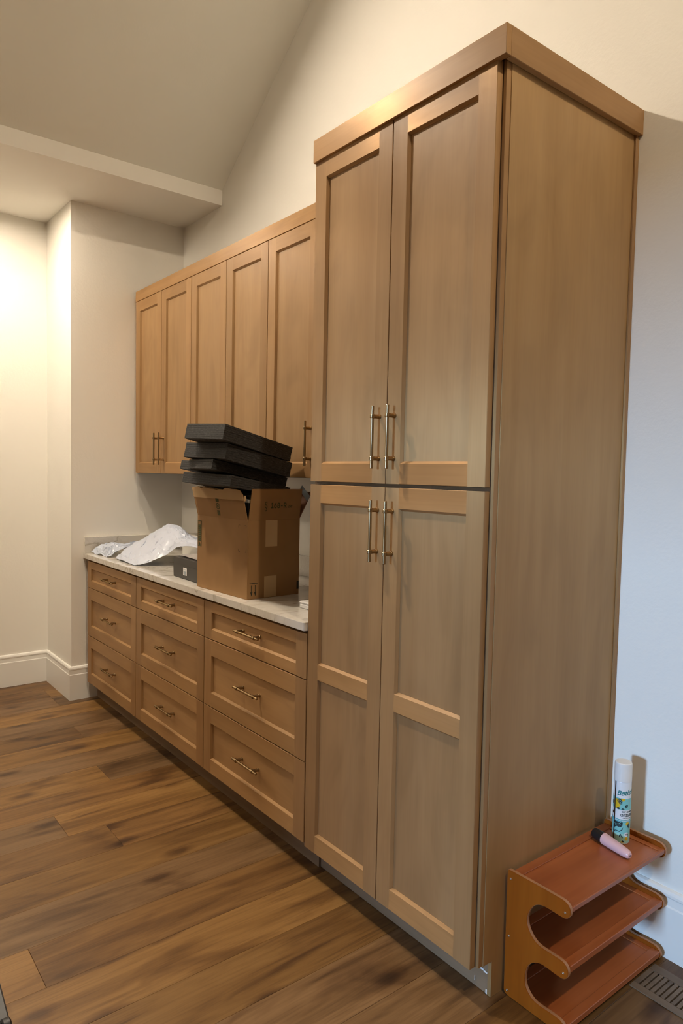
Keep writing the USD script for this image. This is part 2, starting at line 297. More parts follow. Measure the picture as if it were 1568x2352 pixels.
PW, G = 0.196, 0.00035
X0P = -1.548
joints = {0: [-1.092], 3: [-1.534], -1: [-1.24], -3: [-0.93], -5: [-0.40]}
VX0, VX1, VY0, VY1 = 0.216, 0.608, -0.204, -0.078                         # hole for the floor vent
sub = extrude(sbox(X3 - T, YF - T, XE + T, T).difference(sbox(VX0 + .004, VY0 + .006, VX1 - .004, VY1 - .006)), .0475); sub.apply_translation((0, 0, -.06))
obj('subfloor', sub, 'subfloor', fl)
k0 = int(math.floor((X3 - X0P) / PW)); k1 = int(math.ceil((XE - X0P) / PW))
looks3 = ['plank_brown', 'plank_amber', 'plank_taupe']
def plank(x0, x1, y0, y1, m):
    m_ = bx(x0 + G, x1 - G, y0 + G, y1 - G, -0.012, 0.0, 0.0007)
    c = np.array([(x0 + x1) / 2, (y0 + y1) / 2, 0]); m_.apply_translation(-c)
    obj('plank', m_, m, fl, loc=c)
for k in range(k0, k1):
    x0, x1 = X0P + k * PW, X0P + (k + 1) * PW
    if k == -2: x1 -= 0
    ylo = YF - .02
    first = joints.get(k, [None])[0]
    if first is None: first = -random.uniform(0.75, 1.9) if x1 < -1.8 or x0 > 0.6 else -random.choice([2.1, 2.3, 2.2])
    cuts = [0.0, first]
    while cuts[-1] > ylo: cuts.append(cuts[-1] - random.choice([1.2, 1.5, 1.9]))
    cuts[-1] = ylo
    for a, b in zip(cuts[:-1], cuts[1:]):
        if a - b < .02: continue
        m = 'plank_taupe' if x0 > -0.7 and random.random() < .6 else random.choice(looks3)
        if VX0 - .01 < x0 and x1 < VX1 + .01 and a > -.1:
            plank(x0, x1, VY1, a, m); plank(x0, x1, b, VY0, m)
        else: plank(x0, x1, b, a, m)

# baseboards: plain board, a cove and a bead on top
prof = Polygon([(0, 0), (.015, 0), (.015, .158), (.0125, .163), (.0115, .186), (.0135, .190), (.0135, .197), (.010, .206), (.004, .210), (0, .210)])
def baseboard(name, a, b, n):
    """Along a->b on the floor, standing out from the wall in direction n."""
    a, b, n = np.array([*a, 0.]), np.array([*b, 0.]), np.array([*n, 0.]); L = np.linalg.norm(b - a)
    struct(name, axes(extrude(prof, L), n, (0, 0, 1), (b - a) / L, a), 'trim_paint')
baseboard('baseboard_pier', (XL, 0.0), (XL, YP - .015), (1, 0))
baseboard('baseboard_return', (XL, YP), (X3, YP), (0, -1))
baseboard('baseboard_hall', (X3, YP), (X3, YF), (1, 0))
baseboard('baseboard_back', (0.02, 0), (XE, 0), (0, -1))
baseboard('baseboard_right', (XE, 0), (XE, YF), (-1, 0))

# ---------------------------------------------------------------- lamps
def lamp(label, loc, tilt, lens, depth, r=0.07):
    t = thing('recessed_light', label, 'ceiling light', loc, (0, tilt, 0), group=None)
    o = 0.095
    ring = lathe([(r, 0.0), (r, -0.006), (o, -0.004), (o, 0.0)], 32)
    can = lathe([(r, -0.004), (r, depth + .01)], 32)
    obj('trim', cat_(ring), 'lamp_trim', t, True)
    obj('lens', lathe([(0, depth), (r - .002, depth), (r - .002, depth + .004), (0, depth + .004)], 32), lens, t)
    obj('housing', can, 'lamp_trim', t, True)
    return t
def zc(x): return ZF + SLOPE * (x - XS) if x < XR else ZR - SLOPE * (x - XR)
A_ = math.degrees(math.atan(SLOPE))
lamp('recessed ceiling light in the left slope of the vault near the cabinets', (-1.80, -1.50, zc(-1.80) - .022), -A_, 'lamp_lens', 0.004)
lamp('recessed ceiling light in the right slope of the vault behind the camera', (2.63, -1.30, zc(2.63) - .022), A_, 'lamp_lens_far', 0.004)
lamp('recessed ceiling light in the low soffit beside the hall wall', (-3.08, -1.24, ZS - .001), 0, 'hall_lens', -0.002)
lamp('recessed ceiling light in the low soffit further along the hall', (-3.05, -2.70, ZS - .001), 0, 'hall_lens', -0.002)

# ---------------------------------------------------------------- cabinets
def prof_bar(w, left, right, t=0.02, c=0.0012, bw=0.007, bd=0.0085):
    """Cross-section of a frame piece (x across, y into the cabinet); 'in' edges carry the sloped inner moulding."""
    L = [(0, t), (0, c), (c, 0)] if left == 'out' else [(0, t), (0, bd), (bw, 0)] if left == 'in' else [(0, t), (0, 0)]
    Rr = [(w - c, 0), (w, c), (w, t)] if right == 'out' else [(w - bw, 0), (w, bd), (w, t)] if right == 'in' else [(w, 0), (w, t)]
    return Polygon(L + Rr)
def handle_mesh(horizontal, base):
    """Bar pull along z (or x), centred on the origin; its posts stand on y = base."""
    y = base - 0.030; h = 0.095; ms = []
    p = [(0, -h), (.0042, -h), (.0050, -h + .0012), (.0050, h - .0012), (.0042, h), (0, h)]
    ms.append(axes(lathe(p, 16), (1, 0, 0), (0, 1, 0), (0, 0, 1), (0, y, 0)))
    for s in (-.064, .064):
        c = [(0, -.0055), (.0066, -.0058), (.0078, -.0044), (.0078, .0044), (.0066, .0058), (0, .0055)]
        ms.append(axes(lathe(c, 16), (1, 0, 0), (0, 1, 0), (0, 0, 1), (0, y, s)))
        q = [(0, 0), (.0072, 0), (.0072, .004), (.0062, .0055), (.0062, .030), (0, .030)]
        ms.append(axes(lathe(q, 16), (1, 0, 0), (0, 0, 1), (0, -1, 0), (0, base, s)))
    m = cat_(*ms)
    return axes(m, (0, 0, -1), (0, 1, 0), (1, 0, 0)) if horizontal else m
def shaker(name, parent, w, h, loc, stile=0.068, rail_b=0.068, rail_t=0.069, mid=None, handle=None, horizontal=False, hz=None):
    """A door or drawer front: the recessed panel is the part, stiles, rails and pull are its pieces. Front face on y = 0."""
    x0, y0, z0 = loc
    t, off = 0.02, np.array([x0, y0, z0])
    def mv(m): m.apply_translation(off); return m
    d = obj(name, mv(bx(stile - .012, w - stile + .012, 0.0095, 0.017, rail_b - .012, h - rail_t + .012)), 'maple_panel' if not horizontal else 'maple_rail_panel', parent)
    sl = axes(extrude(prof_bar(stile, 'out', 'in'), h), (1, 0, 0), (0, 1, 0), (0, 0, 1))
    sr = axes(extrude(prof_bar(stile, 'in', 'out'), h), (1, 0, 0), (0, 1, 0), (0, 0, 1), (w - stile, 0, 0))
    obj('stile', mv(sl), 'maple_vertical', d); obj('stile', mv(sr), 'maple_vertical', d)
    xa, L = stile - .007, w - 2 * stile + .014
    def rail(zz, rw, b, tp): # profile across z
        m = axes(extrude(prof_bar(rw, b, tp), L), (0, 0, 1), (0, 1, 0), (1, 0, 0), (xa, 0, zz)); obj('rail', mv(m), 'maple_rail', d)
    rail(0, rail_b, 'out', 'in'); rail(h - rail_t, rail_t, 'in', 'out')
    if mid: rail(mid[0], mid[1], 'in', 'in')
    if handle is not None:
        hm = handle_mesh(horizontal, 0.0 if not horizontal else 0.0095); hm.apply_translation((handle[0], 0, handle[1])); obj('handle', mv(hm), 'brass', d, 30)
    return d
wood('maple_rail_panel', 'x', MB, MD, ML, figure=0.7, vary=0.07, **FIBRE)

# tall pantry cabinet
WT, DT = 0.795, 0.644
tall = thing('tall_cabinet', 'tall maple pantry cabinet with four shaker doors standing against the wall at right', 'cabinet')
ZT = 2.4904
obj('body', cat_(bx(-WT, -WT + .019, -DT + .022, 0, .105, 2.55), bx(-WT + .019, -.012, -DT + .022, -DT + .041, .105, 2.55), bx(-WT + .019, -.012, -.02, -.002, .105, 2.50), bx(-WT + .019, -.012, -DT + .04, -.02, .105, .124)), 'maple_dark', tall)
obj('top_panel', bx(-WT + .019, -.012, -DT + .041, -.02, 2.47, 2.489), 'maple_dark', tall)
obj('side_frame', bx(-.012, -.002, -DT + .022, -DT + .0405, .105, 2.55, .001), 'maple_vertical', tall)
side = Polygon([(-DT + .0405, .105), (-.568, .105), (-.568, 0.001), (-.002, 0.001), (-.002, 2.55), (-DT + .0405, 2.55)])
obj('side_panel', axes(extrude(side, .0125), (0, 1, 0), (0, 0, 1), (1, 0, 0), (-.0125, 0, 0)), 'maple_veneer', tall)
obj('scribe_strip', bx(.0002, .0072, -.018, -.0005, .001, ZT - .001, .0012), 'maple_vertical', tall)
obj('crown_board', bx(-WT - .003, .0188, -.6526, -.6326, 2.4904, 2.5651, .0012), 'maple_crown', tall)
obj('crown_board', bx(.0003, .0188, -.6325, -.0005, 2.4904, 2.5651, .0012), 'maple_depth', tall)
obj('crown_board', bx(-WT - .003, -WT + .016, -.6325, -.0005, 2.4904, 2.5651, .0012), 'maple_depth', tall)
wl = 0.3885
xl, xr = -WT + .002, -.4015
dwl, dwr = -.4045 - xl, -.0136 - xr
zu, hu = 1.4135, 2.4925 - 1.4135
zl0, hl = .1049, 1.4025 - .1049
def upper_lower(x, w, hx, side):
    shaker('door', tall, w, hu, (x, -DT, zu), handle=(hx - x, 1.5535 - zu))
    shaker('door', tall, w, hl, (x, -DT, zl0), rail_b=.070, mid=(.718 - zl0, .067), handle=(hx - x, 1.2675 - zl0))
upper_lower(xl, dwl, -.4345, 0); upper_lower(xr, dwr, -.3665, 1)

# wall cabinets: three double-door units side by side
MODW = 0.7843
WX = [-3.148, -3.148 + MODW, -3.148 + 2 * MODW]
def wall_unit(loc, label):
    t = thing('wall_cabinet', label, 'cabinet', loc, group='wall cabinets above the worktop')
    H = 2.4948 - 1.4189
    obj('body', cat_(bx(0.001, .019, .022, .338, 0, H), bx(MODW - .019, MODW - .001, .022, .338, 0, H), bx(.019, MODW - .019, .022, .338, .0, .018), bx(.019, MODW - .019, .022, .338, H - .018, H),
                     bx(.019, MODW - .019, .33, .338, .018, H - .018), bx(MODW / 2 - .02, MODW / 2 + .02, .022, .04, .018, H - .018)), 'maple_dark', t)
    w = MODW / 2 - .0036
    shaker('door', t, w, H - .003, (0.0018, 0, .0015), handle=(w - .034, .145))
    shaker('door', t, w, H - .003, (MODW / 2 + .0018, 0, .0015), handle=(.034, .145))
    return t
wc = wall_unit((WX[0], -.3404, 1.4189), 'leftmost maple wall cabinet, its two bar handles visible side by side')
wc.SetCustomDataByKey('group', 'wall cabinets above the worktop')
for i, lb in ((1, 'middle maple wall cabinet, lower part hidden behind the black foam stack'), (2, 'maple wall cabinet next to the tall cabinet, one bar handle visible')):
    dup(wc, 'wall_cabinet', lb, (WX[i], -.3404, 1.4189))
ct = thing('crown_trim', 'long flat maple crown board running along the top of the wall cabinets', 'trim', (WX[0] - .002, -.3404, 2.4955))
obj('board', bx(0, 2.351, -.002, .018, 0.0, .0635, .0012), 'maple_crown', ct)
obj('return', bx(0, .018, .0182, .3395, 0.0, .0635, .0012), 'maple_depth', ct)

# drawer base units
BX = WX
def base_unit(loc, label):
    t = thing('drawer_cabinet', label, 'cabinet', loc, group='drawer units under the worktop')
    z0 = .1144
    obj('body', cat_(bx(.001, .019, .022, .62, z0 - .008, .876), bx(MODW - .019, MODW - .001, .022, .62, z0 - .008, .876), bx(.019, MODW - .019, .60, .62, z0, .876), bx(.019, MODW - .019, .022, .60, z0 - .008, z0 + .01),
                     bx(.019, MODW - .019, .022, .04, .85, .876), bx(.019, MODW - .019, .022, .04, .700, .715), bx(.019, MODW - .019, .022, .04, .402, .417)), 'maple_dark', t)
    for za, zb, rb, rt in ((.7101, .8723, .050, .050), (.4121, .7061, .068, .075), (z0, .4080, .069, .076)):
        w = MODW - .0042
        shaker('drawer', t, w, zb - za, (.0021, 0, za), stile=.073, rail_b=rb, rail_t=rt, handle=(w / 2, (zb - za) / 2 + .004), horizontal=True)
    return t
bc = base_unit((BX[0], -.6456, 0), 'leftmost maple three-drawer base cabinet beside the white wall pier')
for i, lb in ((1, 'middle maple three-drawer base cabinet under the black carton'), (2, 'maple three-drawer base cabinet touching the tall cabinet, under the cardboard box')):
    dup(bc, 'drawer_cabinet', lb, (BX[i], -.6456, 0))
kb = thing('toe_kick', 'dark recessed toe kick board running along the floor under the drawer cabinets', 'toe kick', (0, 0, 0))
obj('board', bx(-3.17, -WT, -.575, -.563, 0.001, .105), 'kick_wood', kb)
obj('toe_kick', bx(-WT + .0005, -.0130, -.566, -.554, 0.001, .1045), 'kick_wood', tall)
cau = [bx(-.075 + .012 * i, -.062 + .012 * i, -.5685, -.5662, .066 - .0016 * i + random.uniform(-.002, .002), .073 - .0016 * i + random.uniform(-.002, .003), .001) for i in range(5)]
obj('caulk_line', cat_(*cau), 'caulk', tall, label='smeared white caulk')
obj('caulk_dab', bx(-.018, -.0128, -.5695, -.5662, .002, .016, .001), 'caulk', tall); obj('caulk_dab', bx(-.06, -.057, -.5675, -.5662, .015, .03, .0008), 'caulk', tall)
fs = thing('filler_strip', 'narrow maple filler between the cabinets and the white wall pier', 'trim', (0, 0, 0))
obj('strip', bx(XL + .001, WX[0] - .001, -.316, -.300, 1.4189, 2.53), 'maple_vertical', fs)
obj('strip', bx(XL + .016, WX[0] - .001, -.600, -.585, .116, .876), 'maple_vertical', fs)

# worktop with back and side splash
wt = thing('worktop', 'pale veined stone worktop on the drawer cabinets with low matching backsplash', 'worktop', (0, 0, .884))
slabp = rounded(sbox(XL + .001, -.6586, -WT - .002, -.001), .001)
slabp = Polygon([(XL + .001, -.001), (XL + .001, -.6586), (-WT - .0085, -.6586), (-WT - .0035, -.6566), (-WT - .0015, -.652), (-WT - .0015, -.001)])
obj('slab', chamfered_extrude(slabp, .030, .0022), 'quartzite', wt)
obj('backsplash', bx(XL + .021, -WT - .002, -.021, -.001, .0302, .132, .0015), 'quartzite', wt)
obj('side_splash', bx(XL + .001, XL + .0208, -.655, -.001, .0302, .132, .0015), 'quartzite', wt)

# ---------------------------------------------------------------- things on the worktop
ZW = .9142
def flat_text(s, h, X, Z, o, bold=False, shear=0.0, depth=.0004, center=False, width=None):
    m = meshkit.text_mesh(s, h, depth, bold)
    if width: m.apply_translation((-m.bounds[0, 0], 0, 0)); m.apply_transform(np.diag([width / m.bounds[1, 0], 1, 1, 1]))
    if shear: m.apply_transform(np.array([[1, shear, 0, 0], [0, 1, 0, 0], [0, 0, 1, 0], [0, 0, 0, 1.]]))
    if center: m.apply_translation((-m.bounds[:, 0].mean(), 0, 0))
    X, Z = np.array(X, float), np.array(Z, float); n = np.cross(X, Z)
    return axes(m, X, Z, n, o)
def flat_poly(p, X, Z, o, depth=.0004):
    X, Z = np.array(X, float), np.array(Z, float)
    return cat_(*[axes(extrude(g, depth), X, Z, np.cross(X, Z), o) for g in getattr(p, 'geoms', [p])])

# open cardboard box (local: origin at the front right bottom corner, x runs left as negative)
BW, BD, BH, CT = .413, .267, .327, .005
cb = thing('cardboard_box', 'open brown cardboard box with raised flaps on the worktop, carrying the black foam', 'box', (-1.284, -.604, ZW), (0, 0, 2.77))
obj('body', cat_(bx(-BW, 0, 0, CT, 0, BH, .001), bx(-BW, 0, BD - CT, BD, 0, BH, .001), bx(-CT, 0, CT, BD - CT, 0, BH, .001), bx(-BW, -BW + CT, CT, BD - CT, 0, BH, .001), bx(-BW + CT, -CT, CT, BD - CT, 0, CT)), 'cardboard', cb)
FL = .1300
def tilt_panel(poly, t, hinge, X, up): return axes(extrude(poly, t), X, up, np.cross(X, up), hinge)
a = math.radians(10); up = np.array([0, -math.sin(a), math.cos(a)])
rs = np.random.default_rng(3)
toph = [(-BW - .012 + i * (BW + .004) / 16, FL + (.002 * rs.standard_normal() if 1 < i < 14 else 0) - (0.004 if i in (6, 7, 8, 9, 10, 11) else 0)) for i in range(15)]
fp = Polygon([(-BW + .002, 0), (-BW - .012, FL * .97)] + toph[1:] + [(-.030, FL - .004), (-.016, FL - .022), (-.013, FL - .042), (-.011, FL * .5), (-.006, 0)])
obj('flap', tilt_panel(fp, .004, (0, .004, BH), np.array([1., 0, 0]), up), 'cardboard', cb, label='front flap with torn tape along its edge')
tp = fp.intersection(sbox(-1, FL - .046, 1, 1)); tp = affinity.scale(tp, 1.004, 1.01)
obj('tape', tilt_panel(tp, .0007, (0, .0034, BH), np.array([1., 0, 0]), up) if False else axes(extrude(tp, .0007), (1, 0, 0), up, np.cross((1, 0, 0), up), np.array([0, .0040, BH]) + .0041 * np.cross((1, 0, 0), up)), 'cardboard_tape', cb)
curl = axes(lathe([(0, -.012), (.0045, -.010), (.006, 0), (.004, .010), (0, .012)], 10), (1, 0, 0), (0, 1, 0), (0, 0, 1), (-.012, -.008, BH + FL - .040))
obj('tape', curl, 'cardboard_tape', cb, True)
b_ = math.radians(5); upr = np.array([math.sin(b_), 0, math.cos(b_)])
rp = Polygon([(.004, 0), (.012, FL), (BD + .002, FL), (BD - .003, 0)])
obj('flap', tilt_panel(rp, .004, (-.004, 0, BH), np.array([0, 1., 0]), upr), 'cardboard', cb, label='right flap printed with green characters')
c_ = math.radians(28); upb = np.array([0, math.sin(c_), math.cos(c_)])
obj('flap', axes(extrude(Polygon([(-BW + .003, 0), (-BW + .003, FL), (.004, FL), (-.003, 0)]), .004), (1, 0, 0), upb, np.cross((1, 0, 0), upb), (0, BD, BH)), 'cardboard_inside', cb)
d_ = math.radians(8); upl = np.array([-math.sin(d_), 0, math.cos(d_)])
obj('flap', axes(extrude(Polygon([(.003, 0), (.003, FL), (BD - .003, FL), (BD - .003, 0)]), .004), (0, 1, 0), upl, np.cross((0, 1, 0), upl), (-BW + .004, 0, BH)), 'cardboard', cb)
nf = np.cross((1, 0, 0), up); nr = np.cross((0, 1, 0), upr)
# packing tape strips and print on the right face
obj('tape', bx(.0, .0006, .088, .148, BH - .112, BH - .001), 'cardboard_tape', cb); obj('tape', bx(.0, .0006, .084, .146, .002, .091), 'cardboard_tape', cb)
RX, RZ = (0, 1, 0), (0, 0, 1)
oR = np.array([-.004, 0, BH]) + .0041 * nr
def on_flap(y, z): return oR + np.array([0, y, 0]) + z * upr
prn = [flat_text(t_, h_, RX, upr, on_flap(y_, z_), bo, width=w_) for t_, h_, y_, z_, bo, w_ in (('168-R', .0225, .110, .050, True, .080), ('ZRC', .0105, .199, .051, True, .022), ('§', .034, .079, .044, False, .0125))]
obj('print', cat_(*prn), 'green_ink', cb)
arrow = unary_union([sbox(.004, .058, .044, .0605), sbox(.0125, .022, .0155, .052), sbox(.0315, .022, .0345, .052), Polygon([(.0085, .024), (.0195, .024), (.014, .006)]), Polygon([(.0275, .024), (.0385, .024), (.033, .006)])])
obj('print', flat_poly(affinity.translate(arrow, .007, .006), RX, RZ, (.0002, 0, 0)), 'black_ink', cb)
obj('print', flat_poly(sbox(BD - .013, .022, BD - .001, .057), RX, RZ, (.0002, 0, 0)), 'black_ink', cb)
# print on the front flap and front face
oF = np.array([0, .0040, BH]) + .0043 * nf
def chase(s=1.0):
    ps = []
    for k in range(3):
        t0 = math.radians(90 + 120 * k); pts = [(math.cos(t0 + a) * .0085, math.sin(t0 + a) * .0085) for a in np.linspace(-.75, .45, 6)]
        ps.append(LineString(pts).buffer(.0022)); e = t0 + .45
        ps.append(affinity.translate(affinity.rotate(Polygon([(0, .0045), (0, -.0045), (.0065, 0)]), math.degrees(e) + 90, origin=(0, 0)), math.cos(e) * .0085, math.sin(e) * .0085))
    return affinity.scale(unary_union(ps), s, s, origin=(0, 0))
patch = sbox(-.0125, .0, .0125, .078)
rec = unary_union([sbox(-.0125, .060, .0125, .078).difference(sbox(-.010, .0665, .010, .0685)), affinity.translate(Point(0, 0).buffer(.0145).difference(chase(1.05)), 0, .041), sbox(-.0105, .0, .0105, .022).difference(unary_union([sbox(-.0085, .005 + .006 * i, .0085, .0065 + .006 * i) for i in range(3)]))])
obj('print', cat_(*[axes(extrude(g, .0004), (1, 0, 0), up, nf, oF + np.array([-.222, 0, 0]) + .010 * up) for g in getattr(rec, 'geoms', [rec])]), 'green_ink', cb)
mark = sbox(0, 0, .032, .115).difference(sbox(.0025, .0025, .0295, .1125))
inner = unary_union([sbox(.005, .024 + .0085 * i, .027, .0295 + .0085 * i) for i in range(9)] + [Polygon([(.008, .006), (.024, .006), (.016, .019)])])
mk = unary_union([mark, inner]); obj('print', flat_poly(affinity.translate(mk, -BW + .005, BH - .140), (1, 0, 0), (0, 0, 1), (0, -.0004, 0)), 'green_ink', cb)
tick = [LineString([(x, z), (x, z + s * .010)]).buffer(.0006).union(LineString([(x, z if s < 0 else z), (x + sx * .010, z)]).buffer(.0006)) for x, sx in ((-.068, 1), (-.012, -1)) for z, s in ((BH - .022, -1), (BH - .132, 1))]
obj('print', flat_poly(unary_union(tick), (1, 0, 0), (0, 0, 1), (0, -.0004, 0)), 'black_ink', cb)

# black foam blocks stacked on the box, tipped towards the wall
def foam(label, w, l, h, o, yaw, pit, rol, sheets):
    r = R.from_euler('zxy', [yaw, pit, rol], degrees=True); q = np.eye(4); q[:3, :3] = r.as_matrix()
    t = UsdGeom.Xform.Define(stage, numbered('/World/foam_block'))
    mm = np.eye(4); mm[:3, :3] = r.as_matrix().T; mm[3, :3] = o
    t.AddTransformOp().Set(Gf.Matrix4d(*mm.ravel().tolist())); p = tag(t, label, 'foam block', 'black foam blocks stacked on the cardboard box')
    z = 0.0; cuts = np.cumsum([0] + list(sheets)) / sum(sheets) * h
    for a, b in zip(cuts[:-1], cuts[1:]):
        e = RNG.uniform(-.0008, .0008, 3)
        obj('sheet', bx(-w + e[0], 0 + e[1], 0, l + e[2], -b + .0001, -a - .0001, .0006), 'foam', p)
    return p
foam('topmost black foam block of the tilted stack', .251, .370, .0615, (-1.228, -.742, 1.625), 9.78, -12.15, -.1, (1, 1, 1, 1, 1, 1, 1))
foam('black foam block second from the top of the stack', .310, .337, .064, (-1.258, -.713, 1.552), 5.6, -12.1, .6, (1, 1, 1, 1, 1, 1, 1))
foam('narrow black foam block third from the top, its corner set back', .237, .355, .040, (-1.334, -.738, 1.4892), -2.5, -11.6, .6, (1, 1, 1, 1))
foam('black foam offcut poking out at the left of the stack', .110, .28, .0385, (-1.579, -.700, 1.4838), 4, -11.6, .6, (1, 1, 1, 1))
foam('lowest black foam block resting on the front flap of the box', .368, .306, .045, (-1.272, -.687, 1.4262), 5.4, -9.5, .6, (1, 1, 1, 1, 1))
foam('thin black foam sheet down inside the cardboard box between the flaps', .385, .10, .012, (-1.300, -.583, 1.3460), 2.77, 0, 0, (1,))
st = thing('packed_tray', 'black tray with a cream edge band inside the cardboard box', 'tray', (-1.284, -.604, ZW), (0, 0, 2.77))
obj('tray', bx(-BW + .010, -.010, .010, BD - .012, .008, .398, .002), 'black_plastic', st)
obj('edge_band', bx(-BW + .012, -.012, .012, BD - .014, .3982, .4125, .002), 'white_card', st, label='cream band')
sl = thing('shipping_label', 'small pale shipping label on the rear flap of the cardboard box', 'label', (-1.283, -.310, 1.318), (0, 0, 0))
obj('paper', axes(bx(-.075, .0, 0, .0008, 0, .030), (.80, 0, -.6), (0, 1, 0), (.6, 0, .80)), 'slate_print', sl)

# black carton with folded front and a small barcode label
bcz = .100
bk = thing('black_carton', 'black cardboard carton with a small white barcode label beside the brown box', 'box', (-2.047, -.578, ZW), (0, 0, -1.5))
obj('body', bx(0, .318, 0, .245, 0, bcz, .0015), 'black_card', bk)
obj('front_flap', extrude(Polygon([(.003, 0), (.315, 0), (.315, .062), (.060, .064), (.0, .058), (.0, .03)]), .0012).apply_transform(np.array([[1, 0, 0, 0], [0, 0, -1, -.0001], [0, 1, 0, .002], [0, 0, 0, 1.]])), 'black_card', bk)
obj('label', bx(.118, .160, -.0019, -.0013, .020, .056), 'white_label', bk, label='white barcode label')
bars = [sbox(.1235 + .0026 * i, .0235, .1235 + .0026 * i + (.0016 if i % 3 else .0009), .039) for i in range(12)] + [sbox(.1235, .046, .150, .0475)]
obj('barcode', flat_poly(unary_union(bars), (1, 0, 0), (0, 0, 1), (0, -.0019, 0), .0003), 'slate_print', bk)

# crumpled plastic mailers
def crumple(ctrl, nu, nv, amp, seed, thick=.006, floor=ZW):
    """A closed, faceted crumpled film through a net of control points [row][column]."""
    c = np.array(ctrl, float); nr, nc = c.shape[:2]
    uv = np.array([(j / (nc - 1), i / (nr - 1)) for i in range(nr) for j in range(nc)])
    f = RBFInterpolator(uv, c.reshape(-1, 3), kernel='thin_plate_spline', smoothing=1e-4)
    rg = np.random.default_rng(seed); U, V = np.meshgrid(np.linspace(0, 1, nu), np.linspace(0, 1, nv))
    inn = np.zeros_like(U); inn[1:-1, 1:-1] = 1
    U = U + inn * rg.uniform(-.42, .42, U.shape) / nu; V = V + inn * rg.uniform(-.42, .42, V.shape) / nv
    q = np.stack([U.ravel(), V.ravel()], 1); P = f(q); N = len(P)
    big = meshkit.fbm(np.c_[q * (5, 4), np.full(N, seed * 1.7)], 2, seed) - .5
    fold = np.abs(meshkit.fbm(np.c_[q * (4.5, 3.5), np.full(N, seed * 3.1)], 2, seed + 9) - .5) * 2
    d = amp * (1.4 * big + .9 * (.25 - fold) + rg.uniform(-.16, .16, N)); edge = np.minimum.reduce([q[:, 0], 1 - q[:, 0], q[:, 1], 1 - q[:, 1]]); d *= np.clip(.35 + edge * 8, 0, 1)
    P[:, 2] += d; P[:, 1] += .5 * np.roll(d, 3); P[:, 0] += .4 * np.roll(d, 7)
    B = P.copy(); B[:, 2] -= thick * np.clip(edge * 14, .15, 1)
    P[:, 2] = np.maximum(P[:, 2], floor + .0025); B[:, 2] = np.maximum(np.minimum(B[:, 2], P[:, 2] - .001), floor + .0006)
    idx = lambda i, j: i * nu + j; F = []
    for i in range(nv - 1):
        for j in range(nu - 1):
            a, b, c_, e = idx(i, j), idx(i, j + 1), idx(i + 1, j + 1), idx(i + 1, j)
            F += [(a, b, c_), (a, c_, e)] if rg.random() < .5 else [(a, b, e), (b, c_, e)]
    F = np.array(F); rim = []
    loop = [idx(0, j) for j in range(nu)] + [idx(i, nu - 1) for i in range(1, nv)] + [idx(nv - 1, j) for j in range(nu - 2, -1, -1)] + [idx(i, 0) for i in range(nv - 2, 0, -1)]
    for a, b in zip(loop, loop[1:] + loop[:1]): rim += [(a, a + N, b + N), (a, b + N, b)]
    m = trimesh.Trimesh(np.vstack([P, B]), np.vstack([F, F[:, ::-1] + N, rim]), process=False)
    if np.sum(np.cross(P[F[:, 1]] - P[F[:, 0]], P[F[:, 2]] - P[F[:, 0]])[:, 2]) < 0: m.invert()
    return m
bag1 = [[(-2.80, -.598, .922), (-2.64, -.604, .925), (-2.500, -.606, .918), (-2.435, -.555, .934), (-2.392, -.465, .976), (-2.295, -.445, 1.026), (-2.06, -.445, 1.044), (-1.73, -.43, 1.048)],
        [(-2.84, -.55, .952), (-2.74, -.54, .972), (-2.62, -.525, .988), (-2.52, -.47, 1.018), (-2.46, -.42, 1.046), (-2.32, -.40, 1.060), (-2.14, -.40, 1.068), (-1.76, -.38, 1.058)],
        [(-2.88, -.46, .970), (-2.85, -.42, 1.005), (-2.81, -.375, 1.050), (-2.70, -.335, 1.112), (-2.56, -.33, 1.112), (-2.44, -.33, 1.096), (-2.28, -.33, 1.068), (-1.82, -.32, 1.050)],
        [(-2.88, -.32, .95), (-2.83, -.28, .97), (-2.76, -.24, 1.00), (-2.66, -.22, 1.03), (-2.55, -.21, 1.035), (-2.43, -.22, 1.04), (-2.25, -.24, 1.04), (-1.87, -.25, 1.035)]]
pb = thing('plastic_mailer', 'large crumpled white plastic mailer bag peaked in the middle on the worktop', 'plastic bag')
obj('film', crumple(bag1, 52, 26, .030, 11, .008), 'poly_bag', pb, 30)
bag2 = [[(-3.150, -.622, .922), (-3.07, -.612, .922), (-2.98, -.605, .920), (-2.93, -.603, .920), (-2.875, -.600, .920)],
        [(-3.148, -.58, .955), (-3.06, -.57, .962), (-2.96, -.565, .966), (-2.96, -.56, .960), (-2.90, -.55, .952)],
        [(-3.130, -.48, .962), (-3.07, -.46, .972), (-3.02, -.45, .974), (-2.98, -.44, .974), (-2.94, -.44, .970)],
        [(-3.12, -.36, .968), (-3.09, -.34, .975), (-3.04, -.33, .980), (-2.99, -.33, .980), (-2.95, -.33, .978)]]
pc = thing('plastic_mailer', 'small bluish crumpled plastic bag at the left end of the worktop', 'plastic bag')
obj('film', crumple(bag2, 34, 20, .036, 5, .010), 'clear_bag', pc, 26)
gs = thing('plastic_sheet', 'thin grey plastic sheet lying on top of the black carton', 'plastic sheet')
obj('film', crumple([[(-2.03, -.555, 1.0185), (-1.90, -.56, 1.020), (-1.735, -.565, 1.019)], [(-2.02, -.49, 1.023), (-1.90, -.48, 1.026), (-1.735, -.48, 1.025)], [(-2.01, -.40, 1.020), (-1.90, -.39, 1.021), (-1.735, -.39, 1.020)]], 26, 14, .006, 21, .002, floor=ZW + .1004), 'grey_bag', gs, 30)
cd = thing('paper_box', 'low white and green paper box behind the crumpled bag', 'box', (-2.86, -.155, ZW), (0, 0, 0))
